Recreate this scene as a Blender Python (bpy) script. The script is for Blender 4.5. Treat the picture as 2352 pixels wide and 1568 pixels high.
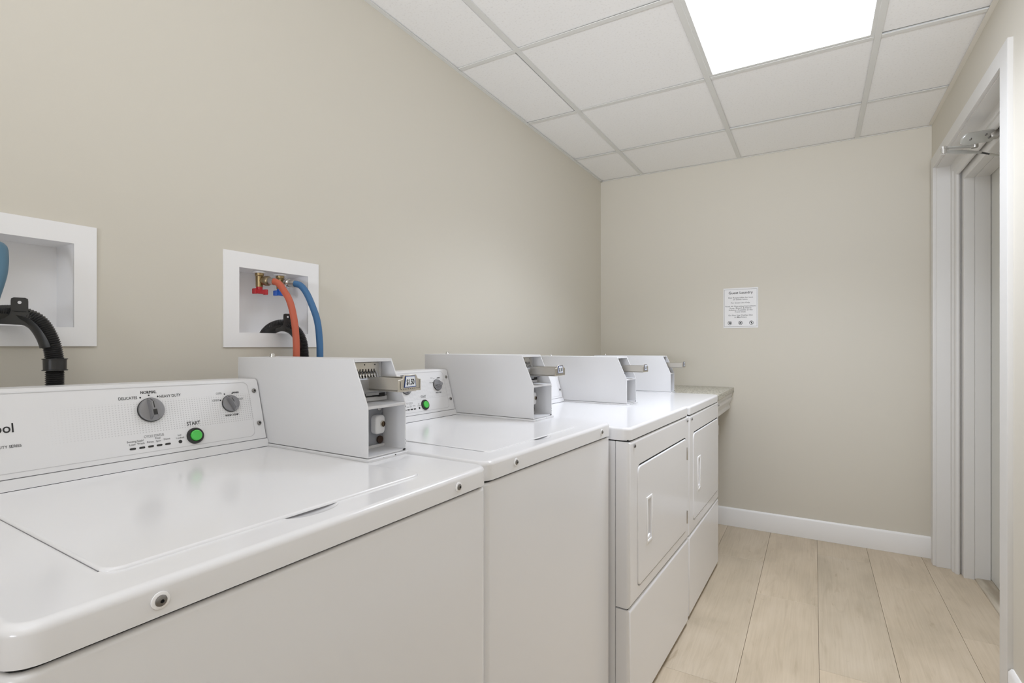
import bpy, bmesh, math, random
from mathutils import Vector, Matrix

sc = bpy.context.scene
for o in list(bpy.data.objects):
    bpy.data.objects.remove(o)
COL = sc.collection
R = math.radians
random.seed(4)

# ------------------------------------------------------------------ camera
cd = bpy.data.cameras.new('camera')
cam = bpy.data.objects.new('camera', cd)
COL.objects.link(cam)
cam.location = (0, 0, 1.2)
cam.rotation_euler = (R(90), 0, math.atan(694 / 1184))
cd.sensor_width = 36
cd.lens = 36 * 1184 / 2352
cd.shift_y = 11 / 2352
cd.clip_start = 0.02
sc.camera = cam

# ------------------------------------------------------------------ world, exposure, lights
w = bpy.data.worlds.new('world')
w.use_nodes = True
w.node_tree.nodes['Background'].inputs[0].default_value = (0.9, 0.93, 1, 1)
w.node_tree.nodes['Background'].inputs[1].default_value = 0.0
sc.world = w
sc.view_settings.view_transform = 'Standard'
sc.view_settings.look = 'None'
sc.view_settings.gamma = 1
sc.view_settings.use_curve_mapping = False
sc.view_settings.exposure = 0.07
try:
    sc.cycles.max_bounces = 16
    sc.cycles.diffuse_bounces = 10
    sc.cycles.sample_clamp_indirect = 6
    sc.cycles.use_denoising = True
except Exception:
    pass
PANEL_EMIT = 3.6        # ceiling troffers (their diffusers give off the light)
PANEL_COL = (0.925, 0.985, 1.11, 1)
LAMP_W = 12.8           # what the prismatic lens throws downwards
LAMP_SPREAD = 122
FILL_W = 29.5             # added unseen fill light behind the camera, aimed up at the ceiling
ld = bpy.data.lights.new('soft_fill', 'AREA')
ld.shape = 'RECTANGLE'
ld.size = 0.8
ld.size_y = 0.6
ld.energy = FILL_W
ld.color = (0.94, 0.985, 1.08)
ld.spread = R(86)
fl = bpy.data.objects.new('soft_fill', ld)
COL.objects.link(fl)
fl.location = (0.0, -2.0, 1.2)
fl.rotation_euler = (R(122), 0, R(-2))

# room numbers
XL, XR, YB, YF, ZC = -1.4, 0.575, 3.723, -2.2, 2.448

# ------------------------------------------------------------------ materials
MATS = {}


def mat(name, col, rough=0.5, metal=0.0, spec=0.5, coat=0.0):
    if name in MATS:
        return MATS[name]
    m = bpy.data.materials.new(name)
    m.use_nodes = True
    b = m.node_tree.nodes['Principled BSDF']
    b.inputs['Base Color'].default_value = (*col, 1)
    b.inputs['Roughness'].default_value = rough
    b.inputs['Metallic'].default_value = metal
    b.inputs['Specular IOR Level'].default_value = spec
    b.inputs['Coat Weight'].default_value = coat
    b.inputs['Coat Roughness'].default_value = 0.08
    MATS[name] = m
    return m


def nt(m):
    t = m.node_tree
    return t, t.nodes, t.links, t.nodes['Principled BSDF']


def add_noise_bump(m, scale, strength, dist=0.002, detail=3):
    t, N, L, b = nt(m)
    tc = N.new('ShaderNodeTexCoord')
    n = N.new('ShaderNodeTexNoise')
    n.inputs['Scale'].default_value = scale
    n.inputs['Detail'].default_value = detail
    bp = N.new('ShaderNodeBump')
    bp.inputs['Strength'].default_value = strength
    bp.inputs['Distance'].default_value = dist
    L.new(tc.outputs['Object'], n.inputs['Vector'])
    L.new(n.outputs['Fac'], bp.inputs['Height'])
    L.new(bp.outputs['Normal'], b.inputs['Normal'])
    return tc


def add_col_noise(m, c1, c2, scale, lo=0.4, hi=0.6, vecscale=None, detail=4):
    t, N, L, b = nt(m)
    tc = N.new('ShaderNodeTexCoord')
    src = tc.outputs['Object']
    if vecscale:
        mp = N.new('ShaderNodeMapping')
        mp.inputs['Scale'].default_value = vecscale
        L.new(src, mp.inputs['Vector'])
        src = mp.outputs['Vector']
    n = N.new('ShaderNodeTexNoise')
    n.inputs['Scale'].default_value = scale
    n.inputs['Detail'].default_value = detail
    L.new(src, n.inputs['Vector'])
    cr = N.new('ShaderNodeValToRGB')
    cr.color_ramp.elements[0].position = lo
    cr.color_ramp.elements[1].position = hi
    cr.color_ramp.elements[0].color = (*c1, 1)
    cr.color_ramp.elements[1].color = (*c2, 1)
    L.new(n.outputs['Fac'], cr.inputs['Fac'])
    L.new(cr.outputs['Color'], b.inputs['Base Color'])
    return cr


wall_m = mat('wall_paint', (0.67, 0.637, 0.562), 0.55, spec=0.35)
add_noise_bump(wall_m, 260, 0.06, 0.001)
trim_m = mat('trim_paint', (0.72, 0.71, 0.69), 0.38)
add_noise_bump(trim_m, 60, 0.05, 0.001)
base_m = mat('baseboard_paint', (0.84, 0.83, 0.815), 0.4)
enam = mat('white_enamel', (0.81, 0.81, 0.825), 0.17, coat=0.1)
cons_m = mat('console_white', (0.755, 0.755, 0.765), 0.35)
box_m = mat('coin_box_white', (0.68, 0.68, 0.69), 0.42)
add_noise_bump(box_m, 600, 0.05, 0.0005)
pvc = mat('white_plastic', (0.90, 0.90, 0.91), 0.35)
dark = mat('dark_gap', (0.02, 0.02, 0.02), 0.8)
black = mat('black_plastic', (0.028, 0.028, 0.028), 0.33)
steel = mat('brushed_steel', (0.55, 0.53, 0.5), 0.32, 1.0)
chrome = mat('chrome', (0.75, 0.74, 0.72), 0.16, 1.0)
warm_steel = mat('satin_nickel', (0.62, 0.59, 0.535), 0.34, 1.0)
add_noise_bump(warm_steel, 900, 0.1, 0.0004)
grey_plate = mat('grey_metal_plate', (0.36, 0.37, 0.40), 0.45, 0.6)
brass = mat('brass', (0.40, 0.30, 0.155), 0.36, 1.0)
dark_brass = mat('aged_brass', (0.34, 0.27, 0.17), 0.38, 1.0)
casing_m = mat('dull_zinc', (0.34, 0.345, 0.36), 0.42, 0.85)
red_h = mat('red_handle', (0.55, 0.02, 0.03), 0.35)
blue_h = mat('blue_handle', (0.02, 0.13, 0.62), 0.35)
red_hose = mat('red_hose', (0.52, 0.115, 0.06), 0.5)
blue_hose = mat('blue_hose', (0.045, 0.15, 0.32), 0.5)
green = mat('green_button', (0.07, 0.55, 0.08), 0.25, coat=0.5)
grey_knob = mat('grey_knob', (0.30, 0.30, 0.315), 0.32, 0.55)
ink = mat('black_ink', (0.02, 0.02, 0.022), 0.5)
grey_ink = mat('grey_ink', (0.13, 0.13, 0.135), 0.5)
pale_ink = mat('pale_grey_line', (0.56, 0.56, 0.57), 0.45)
blue_ink = mat('blue_ink', (0.03, 0.08, 0.33), 0.5)
label_w = mat('label_white', (0.80, 0.84, 0.90), 0.4)
paper = mat('paper_white', (0.84, 0.84, 0.85), 0.35)
brown = mat('brown_cap', (0.05, 0.025, 0.015), 0.5)
seam_shade_m = mat('seam_and_shade_grey', (0.22, 0.22, 0.23), 0.6)
alum = mat('silver_paint', (0.62, 0.62, 0.60), 0.36, 0.75)
screw_m = mat('screw_grey', (0.24, 0.23, 0.22), 0.35, 0.8)
door_m = mat('door_paint', (0.68, 0.68, 0.64), 0.4)
thresh_m = mat('threshold_wood', (0.42, 0.36, 0.27), 0.5)
add_col_noise(thresh_m, (0.30, 0.25, 0.18), (0.60, 0.54, 0.44), 14, 0.4, 0.65, (1, 0.15, 1))
tee_m = mat('tee_metal', (0.74, 0.74, 0.715), 0.55, spec=0.25)
angle_m = mat('wall_angle_beige', (0.76, 0.73, 0.66), 0.6)
granite = mat('granite_laminate', (0.5, 0.48, 0.4), 0.3)
cr = add_col_noise(granite, (0.20, 0.18, 0.13), (0.62, 0.60, 0.52), 130, 0.38, 0.56)
tile_m = mat('ceiling_tile', (0.77, 0.755, 0.73), 0.9, spec=0.1)
add_col_noise(tile_m, (0.85, 0.84, 0.825), (0.92, 0.915, 0.905), 120, 0.33, 0.44, detail=8)
add_noise_bump(tile_m, 160, 0.10, 0.002, 6)

diff_m = bpy.data.materials.new('light_diffuser')
diff_m.use_nodes = True
t_, N_, L_, b_ = nt(diff_m)
b_.inputs['Base Color'].default_value = (0.9, 0.9, 0.9, 1)
b_.inputs['Emission Color'].default_value = PANEL_COL
b_.inputs['Emission Strength'].default_value = PANEL_EMIT


def plank_material():
    m = mat('pale_oak_plank', (0.5, 0.4, 0.3), 0.42, spec=0.4)
    t, N, L, b = nt(m)
    tc = N.new('ShaderNodeTexCoord')
    oi = N.new('ShaderNodeObjectInfo')
    off = N.new('ShaderNodeVectorMath')
    off.operation = 'ADD'
    mul = N.new('ShaderNodeMath')
    mul.operation = 'MULTIPLY'
    mul.inputs[1].default_value = 40
    L.new(oi.outputs['Random'], mul.inputs[0])
    L.new(tc.outputs['Object'], off.inputs[0])
    L.new(mul.outputs[0], off.inputs[1])

    def noise(scale, vs, detail, dist=0.0):
        mp = N.new('ShaderNodeMapping')
        mp.inputs['Scale'].default_value = vs
        L.new(off.outputs[0], mp.inputs['Vector'])
        n = N.new('ShaderNodeTexNoise')
        n.inputs['Scale'].default_value = scale
        n.inputs['Detail'].default_value = detail
        n.inputs['Distortion'].default_value = dist
        L.new(mp.outputs[0], n.inputs['Vector'])
        return n.outputs['Fac']

    def ramp(f, stops):
        c = N.new('ShaderNodeValToRGB')
        c.color_ramp.elements[0].position = stops[0][0]
        c.color_ramp.elements[0].color = (*stops[0][1], 1)
        c.color_ramp.elements[1].position = stops[-1][0]
        c.color_ramp.elements[1].color = (*stops[-1][1], 1)
        for p, k in stops[1:-1]:
            e = c.color_ramp.elements.new(p)
            e.color = (*k, 1)
        L.new(f, c.inputs['Fac'])
        return c.outputs['Color']

    def mix(a, c, mode, fac):
        x = N.new('ShaderNodeMix')
        x.data_type = 'RGBA'
        x.blend_type = mode
        x.inputs['Factor'].default_value = fac
        L.new(a, x.inputs['A'])
        L.new(c, x.inputs['B'])
        return x.outputs['Result']
    base = ramp(noise(3.0, (1.5, 0.8, 1), 4, 0.8),
                [(0.3, (0.49, 0.415, 0.31)), (0.5, (0.55, 0.465, 0.35)), (0.72, (0.59, 0.505, 0.39))])
    grain = ramp(noise(60, (2.2, 0.07, 1), 6, 0.6), [(0.32, (0.92, 0.91, 0.89)), (0.6, (1, 1, 1))])
    fig = ramp(noise(7, (2.0, 0.30, 1), 8, 2.4), [(0.30, (0.88, 0.87, 0.85)), (0.46, (1, 1, 1))])
    knots = ramp(noise(11, (2.0, 0.5, 1), 5, 1.0), [(0.24, (0.70, 0.65, 0.58)), (0.33, (1, 1, 1))])
    tint = ramp(oi.outputs['Random'], [(0.0, (0.94, 0.94, 0.94)), (1.0, (1.04, 1.02, 1.0))])
    c = mix(base, grain, 'MULTIPLY', 1.0)
    c = mix(c, fig, 'MULTIPLY', 0.8)
    c = mix(c, knots, 'MULTIPLY', 0.7)
    c = mix(c, tint, 'MULTIPLY', 1.0)
    L.new(c, b.inputs['Base Color'])
    bp = N.new('ShaderNodeBump')
    bp.inputs['Strength'].default_value = 0.06
    bp.inputs['Distance'].default_value = 0.001
    L.new(grain, bp.inputs['Height'])
    L.new(bp.outputs['Normal'], b.inputs['Normal'])
    return m


plank_m = plank_material()


def dotted_console_material():
    """printed field of pale grey dots, fading out to the left"""
    m = mat('console_face_print', (0.755, 0.755, 0.765), 0.35)
    t, N, L, b = nt(m)
    tc = N.new('ShaderNodeTexCoord')
    sp = N.new('ShaderNodeSeparateXYZ')
    L.new(tc.outputs['Object'], sp.inputs[0])

    def math_(op, a, c, d=None):
        n = N.new('ShaderNodeMath')
        n.operation = op
        for i, v in enumerate((a, c, d)):
            if v is None:
                continue
            if isinstance(v, (int, float)):
                n.inputs[i].default_value = v
            else:
                L.new(v, n.inputs[i])
        return n.outputs[0]
    x, z = sp.outputs['X'], sp.outputs['Z']
    px = math_('SUBTRACT', math_('FRACT', math_('DIVIDE', x, 0.0052), 0), 0.5)
    pz = math_('SUBTRACT', math_('FRACT', math_('DIVIDE', z, 0.0043), 0), 0.5)
    d2 = math_('ADD', math_('MULTIPLY', px, px), math_('MULTIPLY', pz, pz))
    dot = math_('LESS_THAN', d2, 0.052)
    f1 = N.new('ShaderNodeMapRange')
    f1.inputs['From Min'].default_value = 0.19
    f1.inputs['From Max'].default_value = 0.36
    L.new(x, f1.inputs['Value'])
    inx = math_('LESS_THAN', x, 0.576)
    # z measured from the top panel: object origin sits on the deck
    zz = math_('MULTIPLY', math_('GREATER_THAN', z, 0.0635), math_('LESS_THAN', z, 0.1265))
    a = math_('MULTIPLY', math_('MULTIPLY', dot, f1.outputs['Result']), math_('MULTIPLY', inx, zz))
    mx = N.new('ShaderNodeMix')
    mx.data_type = 'RGBA'
    mx.inputs['A'].default_value = (0.755, 0.755, 0.765, 1)
    mx.inputs['B'].default_value = (0.55, 0.55, 0.56, 1)
    L.new(a, mx.inputs['Factor'])
    L.new(mx.outputs['Result'], b.inputs['Base Color'])
    return m


dots_m = dotted_console_material()

# ------------------------------------------------------------------ mesh helpers


def merge(bm, src, M=None):
    if M is not None:
        bmesh.ops.transform(src, matrix=M, verts=src.verts)
    me = bpy.data.meshes.new('tmp')
    src.to_mesh(me)
    src.free()
    bm.from_mesh(me)
    bpy.data.meshes.remove(me)


def rbox(bm, x0, x1, y0, y1, z0, z1, r=0.0, seg=2, mi=0, M=None, axis=None):
    """box, all edges rounded by r (or only the edges along one axis)"""
    b = bmesh.new()
    bmesh.ops.create_cube(b, size=1)
    for v in b.verts:
        v.co = Vector((x0 + (v.co.x + .5) * (x1 - x0), y0 + (v.co.y + .5) * (y1 - y0), z0 + (v.co.z + .5) * (z1 - z0)))
    if r > 0:
        es = b.edges[:]
        if axis is not None:
            es = [e for e in es if abs((e.verts[0].co - e.verts[1].co).normalized()[axis]) > .9]
        bmesh.ops.bevel(b, geom=es, offset=r, segments=seg, affect='EDGES', profile=0.5)
    for f in b.faces:
        f.material_index = mi
    merge(bm, b, M)


def soft_slab(bm, x0, x1, y0, y1, z0, z1, rv, rt, mi=0, sv=5, st=3, bottom=False, M=None):
    """slab with corners rounded in plan by rv and top rim rounded by rt"""
    b = bmesh.new()
    bmesh.ops.create_cube(b, size=1)
    for v in b.verts:
        v.co = Vector((x0 + (v.co.x + .5) * (x1 - x0), y0 + (v.co.y + .5) * (y1 - y0), z0 + (v.co.z + .5) * (z1 - z0)))
    es = [e for e in b.edges if abs((e.verts[0].co - e.verts[1].co).normalized().z) > .9]
    bmesh.ops.bevel(b, geom=es, offset=rv, segments=sv, affect='EDGES', profile=0.5)
    es = [e for e in b.edges if (all(abs(v.co.z - z1) < 1e-6 for v in e.verts) or (bottom and all(abs(v.co.z - z0) < 1e-6 for v in e.verts)))]
    bmesh.ops.bevel(b, geom=es, offset=rt, segments=st, affect='EDGES', profile=0.5)
    for f in b.faces:
        f.material_index = mi
    merge(bm, b, M)


def prism(bm, poly, axis, a0, a1, mi=0, M=None, r=0, seg=2):
    """2D polygon extruded along axis (0:x poly=(y,z); 1:y poly=(x,z); 2:z poly=(x,y))"""
    b = bmesh.new()

    def co(p, a):
        return {0: (a, p[0], p[1]), 1: (p[0], a, p[1]), 2: (p[0], p[1], a)}[axis]
    v0 = [b.verts.new(co(p, a0)) for p in poly]
    v1 = [b.verts.new(co(p, a1)) for p in poly]
    n = len(poly)
    b.faces.new(v0)
    b.faces.new(v1[::-1])
    for i in range(n):
        b.faces.new((v0[i], v0[(i + 1) % n], v1[(i + 1) % n], v1[i]))
    bmesh.ops.recalc_face_normals(b, faces=b.faces)
    if r > 0:
        bmesh.ops.bevel(b, geom=b.edges[:], offset=r, segments=seg, affect='EDGES', profile=.5)
    for f in b.faces:
        f.material_index = mi
    merge(bm, b, M)


def lathe(bm, prof, n=24, M=None, mi=0):
    """profile [(radius, height)] spun round local z"""
    b = bmesh.new()
    rings = []
    for r, h in prof:
        if r < 1e-6:
            rings.append([b.verts.new((0, 0, h))])
        else:
            rings.append([b.verts.new((r * math.cos(2 * math.pi * k / n), r * math.sin(2 * math.pi * k / n), h)) for k in range(n)])
    for A, B in zip(rings, rings[1:]):
        for k in range(n):
            k2 = (k + 1) % n
            if len(A) == 1 and len(B) == 1:
                continue
            if len(A) == 1:
                b.faces.new((A[0], B[k], B[k2]))
            elif len(B) == 1:
                b.faces.new((A[k], A[k2], B[0]))
            else:
                b.faces.new((A[k], A[k2], B[k2], B[k]))
    bmesh.ops.recalc_face_normals(b, faces=b.faces)
    for f in b.faces:
        f.material_index = mi
    merge(bm, b, M)


def catmull(pts, sub):
    P = [Vector(p) for p in pts]
    P = [2 * P[0] - P[1]] + P + [2 * P[-1] - P[-2]]
    out = []
    for i in range(1, len(P) - 2):
        for k in range(sub):
            t = k / sub
            a, b, c, d = P[i - 1], P[i], P[i + 1], P[i + 2]
            out.append(0.5 * ((2 * b) + (c - a) * t + (2 * a - 5 * b + 4 * c - d) * t * t + (3 * b - a - 3 * c + d) * t ** 3))
    out.append(P[-2])
    return out


def resample(pts, step):
    out = [pts[0]]
    acc = 0.0
    for a, b in zip(pts, pts[1:]):
        seg = (b - a).length
        if seg < 1e-9:
            continue
        pos = step - acc
        while pos <= seg:
            out.append(a + (b - a) * (pos / seg))
            pos += step
        acc = (acc + seg) % step
    return out


def frames(pts):
    T = []
    for i in range(len(pts)):
        a = pts[max(i - 1, 0)]
        b = pts[min(i + 1, len(pts) - 1)]
        T.append((b - a).normalized())
    u = T[0].orthogonal().normalized()
    out = []
    for t in T:
        u = (u - t * u.dot(t)).normalized()
        out.append((t, u, t.cross(u)))
    return out


def tube(bm, pts, rad, n=12, mi=0, cap=True):
    fr = frames(pts)
    rings = []
    for i, (p, (t, u, v)) in enumerate(zip(pts, fr)):
        r = rad(i) if callable(rad) else rad
        rings.append([bm.verts.new(p + (u * math.cos(2 * math.pi * k / n) + v * math.sin(2 * math.pi * k / n)) * r) for k in range(n)])
    for A, B in zip(rings, rings[1:]):
        for k in range(n):
            f = bm.faces.new((A[k], A[(k + 1) % n], B[(k + 1) % n], B[k]))
            f.material_index = mi
    if cap:
        for rg in (rings[0][::-1], rings[-1]):
            f = bm.faces.new(rg)
            f.material_index = mi


def obj(name, bm, mats, parent=None, M=None, sharp=35, wn=False, smooth=True):
    me = bpy.data.meshes.new(name)
    if M is not None:
        bmesh.ops.transform(bm, matrix=M, verts=bm.verts)
    bm.to_mesh(me)
    bm.free()
    for m in (mats if isinstance(mats, (list, tuple)) else [mats]):
        me.materials.append(m)
    if smooth:
        me.shade_smooth()
        me.set_sharp_from_angle(angle=R(sharp))
    o = bpy.data.objects.new(name, me)
    COL.objects.link(o)
    if parent:
        o.parent = parent
    if wn:
        md = o.modifiers.new('weighted_normal', 'WEIGHTED_NORMAL')
        md.keep_sharp = True
    return o


def inst(o, parent, loc=(0, 0, 0), rot=(0, 0, 0)):
    c = o.copy()
    COL.objects.link(c)
    c.parent = parent
    c.location = loc
    c.rotation_euler = rot
    return c


def thing(name, label, cat, loc=(0, 0, 0), rz=0.0, group=None):
    o = bpy.data.objects.new(name, None)
    o.empty_display_size = 0.05
    COL.objects.link(o)
    o.location = loc
    o.rotation_euler = (0, 0, rz)
    o['label'] = label
    o['category'] = cat
    if group:
        o['group'] = group
    return o


def struct(name, bm, m, label=None, **k):
    o = obj(name, bm, m, **k)
    o['kind'] = 'structure'
    if label:
        o['label'] = label
    return o


_dg = None


def text_bm(bm, s, M, width=None, height=None, align='CENTER', bold=0.0, mi=0, spacing=1.0):
    """flat lettering; M maps (x right, y up) text space; baseline y=0"""
    c = bpy.data.curves.new('t', 'FONT')
    c.body = s
    c.align_x = align
    c.size = 1
    c.resolution_u = 3
    c.offset = bold
    c.space_character = spacing
    o = bpy.data.objects.new('t', c)
    COL.objects.link(o)
    bpy.context.view_layer.update()
    dg = bpy.context.evaluated_depsgraph_get()
    me = bpy.data.meshes.new_from_object(o.evaluated_get(dg))
    bpy.data.objects.remove(o)
    bpy.data.curves.remove(c)
    xs = [v.co.x for v in me.vertices]
    sx = sy = None
    if width:
        sx = width / max(max(xs) - min(xs), 1e-6)
    if height:
        sy = height / 0.73        # cap height of the built-in face
    sx = sx or sy
    sy = sy or sx
    b = bmesh.new()
    b.from_mesh(me)
    bpy.data.meshes.remove(me)
    for f in b.faces:
        f.material_index = mi
    bmesh.ops.transform(b, matrix=M @ Matrix.Diagonal((sx, sy, 1, 1)), verts=b.verts)
    merge(bm, b)


def disc(bm, M, r, n=14, mi=0, sx=1, r_in=None):
    b = bmesh.new()
    o = [b.verts.new((sx * r * math.cos(2 * math.pi * k / n), r * math.sin(2 * math.pi * k / n), 0)) for k in range(n)]
    if r_in is None:
        b.faces.new(o)
    else:
        i_ = [b.verts.new((sx * r_in * math.cos(2 * math.pi * k / n), r_in * math.sin(2 * math.pi * k / n), 0)) for k in range(n)]
        for k in range(n):
            b.faces.new((o[k], o[(k + 1) % n], i_[(k + 1) % n], i_[k]))
    for f in b.faces:
        f.material_index = mi
    merge(bm, b, M)


def quad(bm, M, x0, x1, y0, y1, mi=0):
    b = bmesh.new()
    f = b.faces.new([b.verts.new(p) for p in ((x0, y0, 0), (x1, y0, 0), (x1, y1, 0), (x0, y1, 0))])
    f.material_index = mi
    merge(bm, b, M)


def T(x, y, z):
    return Matrix.Translation((x, y, z))


def axes(o, ex, ey):
    """matrix whose x,y columns are the unit vectors ex, ey"""
    ex = Vector(ex).normalized()
    ey = Vector(ey).normalized()
    ez = ex.cross(ey)
    M = Matrix((ex, ey, ez)).transposed().to_4x4()
    M.translation = Vector(o)
    return M


# ------------------------------------------------------------------ structure: floor
bm = bmesh.new()
rbox(bm, XL - .1, 0.95, YF - .1, YB + .1, -0.08, -0.006)
floor = struct('floor', bm, mat('floor_underlay', (0.22, 0.17, 0.12), 0.8), 'pale oak plank floor')
seams = [-1.52, -1.264, -1.01, -0.754, -0.498, -0.242, 0.016, 0.268, 0.527, 0.783]
joint0 = [2.3, 3.1, 2.6, 2.9, 3.181, 2.765, 2.23, 3.182, 2.772]
PL = 1.225
pmesh = {}
for i, (a, b) in enumerate(zip(seams, seams[1:])):
    a2, b2 = max(a, XL - .02), min(b, 0.79)
    ys = [joint0[i] + PL * k for k in range(-5, 3)]
    for y0, y1 in zip(ys, ys[1:]):
        y0c, y1c = max(y0, YF), min(y1, YB - 0.001)
        if y1c - y0c < 0.02:
            continue
        key = (round(b2 - a2, 4), round(y1c - y0c, 4))
        hw, hl = key[0] / 2 - 0.0006, key[1] / 2 - 0.0004
        if key not in pmesh:
            bm = bmesh.new()
            rbox(bm, -hw, hw, -hl, hl, -0.006, 0.0, 0.0006, 1)
            o = obj('plank', bm, plank_m, floor, smooth=False)
            pmesh[key] = o
        else:
            o = inst(pmesh[key], floor)
        o.location = ((a2 + b2) / 2, (y0c + y1c) / 2, 0)

# ------------------------------------------------------------------ structure: walls


def wall_with_holes(name, ulo, uhi, vlo, vhi, holes, place, thick, m, label):
    """wall in (u,v) with rectangular holes; place(u,v,d) -> xyz"""
    us = sorted({ulo, uhi, *[h[0] for h in holes], *[h[1] for h in holes]})
    vs = sorted({vlo, vhi, *[h[2] for h in holes], *[h[3] for h in holes]})
    bm = bmesh.new()
    for a, b in zip(us, us[1:]):
        for c, d in zip(vs, vs[1:]):
            cu, cv = (a + b) / 2, (c + d) / 2
            if any(h[0] < cu < h[1] and h[2] < cv < h[3] for h in holes):
                continue
            p = [place(u, v, t) for t in (0, thick) for u, v in ((a, c), (b, c), (b, d), (a, d))]
            vv = [bm.verts.new(q) for q in p]
            for idx in ((0, 1, 2, 3), (7, 6, 5, 4), (0, 4, 5, 1), (1, 5, 6, 2), (2, 6, 7, 3), (3, 7, 4, 0)):
                bm.faces.new([vv[k] for k in idx])
    bmesh.ops.remove_doubles(bm, verts=bm.verts, dist=1e-5)
    # drop the inner faces shared by two cells
    seen = {}
    for f in bm.faces:
        seen.setdefault(frozenset(v.index for v in f.verts), []).append(f)
    bmesh.ops.delete(bm, geom=[f for fs in seen.values() if len(fs) > 1 for f in fs], context='FACES')
    bmesh.ops.recalc_face_normals(bm, faces=bm.faces)
    return struct(name, bm, m, label, smooth=False)


boxA = (0.258, 0.490, 1.2395, 1.4255)
boxB = (0.861, 1.094, 1.2375, 1.4245)
wall_with_holes('wall_left', YF, YB, 0, 2.6, [boxA, boxB], lambda u, v, d: (XL - d, u, v), 0.12, wall_m, 'beige painted wall behind the machines')
wall_with_holes('wall_back', XL - .12, 0.95, 0, 2.6, [], lambda u, v, d: (u, YB + d, v), 0.1, wall_m, 'beige painted end wall with the notice')
wall_with_holes('wall_front', XL - .12, 0.95, 0, 2.6, [], lambda u, v, d: (u, YF - d, v), 0.1, wall_m, 'wall behind the camera')
DY0, DY1, DZ = 2.405, 3.605, 2.185
wall_with_holes('wall_right', YF, YB, 0, 2.6, [(DY0, DY1, -1, DZ)], lambda u, v, d: (XR + d, u, v), 0.2, wall_m, 'beige painted wall with the doorway')

# ------------------------------------------------------------------ structure: ceiling grid
bm = bmesh.new()
rbox(bm, XL - .1, XR + .3, YF - .1, YB + .1, 2.56, 2.6)
ceil = struct('ceiling', bm, tile_m, 'suspended ceiling of white speckled tiles', smooth=False)
cx = [XL, -1.083, -0.430, 0.222, XR]
cy = [YB, 3.203, 2.545, 1.890, 1.235, 0.58, -0.075, -0.73, -1.385, -2.04, YF]
TW = 0.012
rr = random.Random(11)
lights_at = [(2, 2)]
tmesh = {}
for i in range(4):
    for j in range(10):
        if (i, j) in lights_at:
            continue
        x0, x1, y0, y1 = cx[i], cx[i + 1], cy[j + 1], cy[j]
        key = (round(x1 - x0, 3), round(y1 - y0, 3))
        if key not in tmesh:
            bm = bmesh.new()
            hx, hy = key[0] / 2 - 0.004, key[1] / 2 - 0.004
            rbox(bm, -hx, hx, -hy, hy, 0, 0.015, 0.0015, 1)
            o = obj('ceiling_tile', bm, tile_m, ceil, smooth=False)
            tmesh[key] = o
        else:
            o = inst(tmesh[key], ceil)
        lift = rr.uniform(0.0005, 0.0035)
        o.location = ((x0 + x1) / 2 + rr.uniform(-.002, .002), (y0 + y1) / 2 + rr.uniform(-.002, .002), ZC + 0.0045 + lift)
        o.rotation_euler = (rr.uniform(-.004, .004), rr.uniform(-.006, .006), 0)
        if i == 0 and j in (2, 3):          # slid towards the wall, leaving a dark gap along the tee
            o.scale.x = 0.955
            o.location.x -= 0.0085
        if (i, j) == (3, 2):
            o.rotation_euler = (0.003, 0, 0.012)
            o.location.y -= 0.0095
for x in cx[1:-1]:
    bm = bmesh.new()
    rbox(bm, x - TW, x + TW, YF, YB - 0.008, ZC, ZC + 0.003, 0.0008, 1)
    rbox(bm, x - .001, x + .001, YF, YB, ZC + .003, ZC + .035)
    obj('main_tee', bm, tee_m, ceil, smooth=False)
for y in cy[1:-1]:
    for i in range(4):
        x0 = cx[i] + (TW if i else 0.018)
        x1 = cx[i + 1] - (TW if i < 3 else 0.018)
        bm = bmesh.new()
        rbox(bm, x0 + .0005, x1 - .0005, y - TW * .95, y + TW * .95, ZC + .0004, ZC + 0.003, 0.0008, 1)
        rbox(bm, x0, x1, y - .001, y + .001, ZC + .003, ZC + .03)
        obj('cross_tee', bm, tee_m, ceil, smooth=False)
for (x0, x1, y0, y1, m) in ((XL, XL + .016, YF, YB, tee_m), (XR - .018, XR, YF, YB - .018, angle_m), (XL, XR, YB - .008, YB, tee_m), (XL, XR, YF, YF + .018, tee_m)):
    bm = bmesh.new()
    rbox(bm, x0, x1, y0, y1, ZC - .0012, ZC + .0012)
    ax = (x0 if x0 == XL and x1 < 0 else x1 - .0015) if (y1 - y0) > 1 else None
    if ax is not None:
        rbox(bm, ax, ax + .0015, y0, y1, ZC - .001, ZC + .022)
    o = obj('wall_angle', bm, m, ceil, smooth=False)
    if m is angle_m:
        o['label'] = 'beige painted wall angle'

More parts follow.
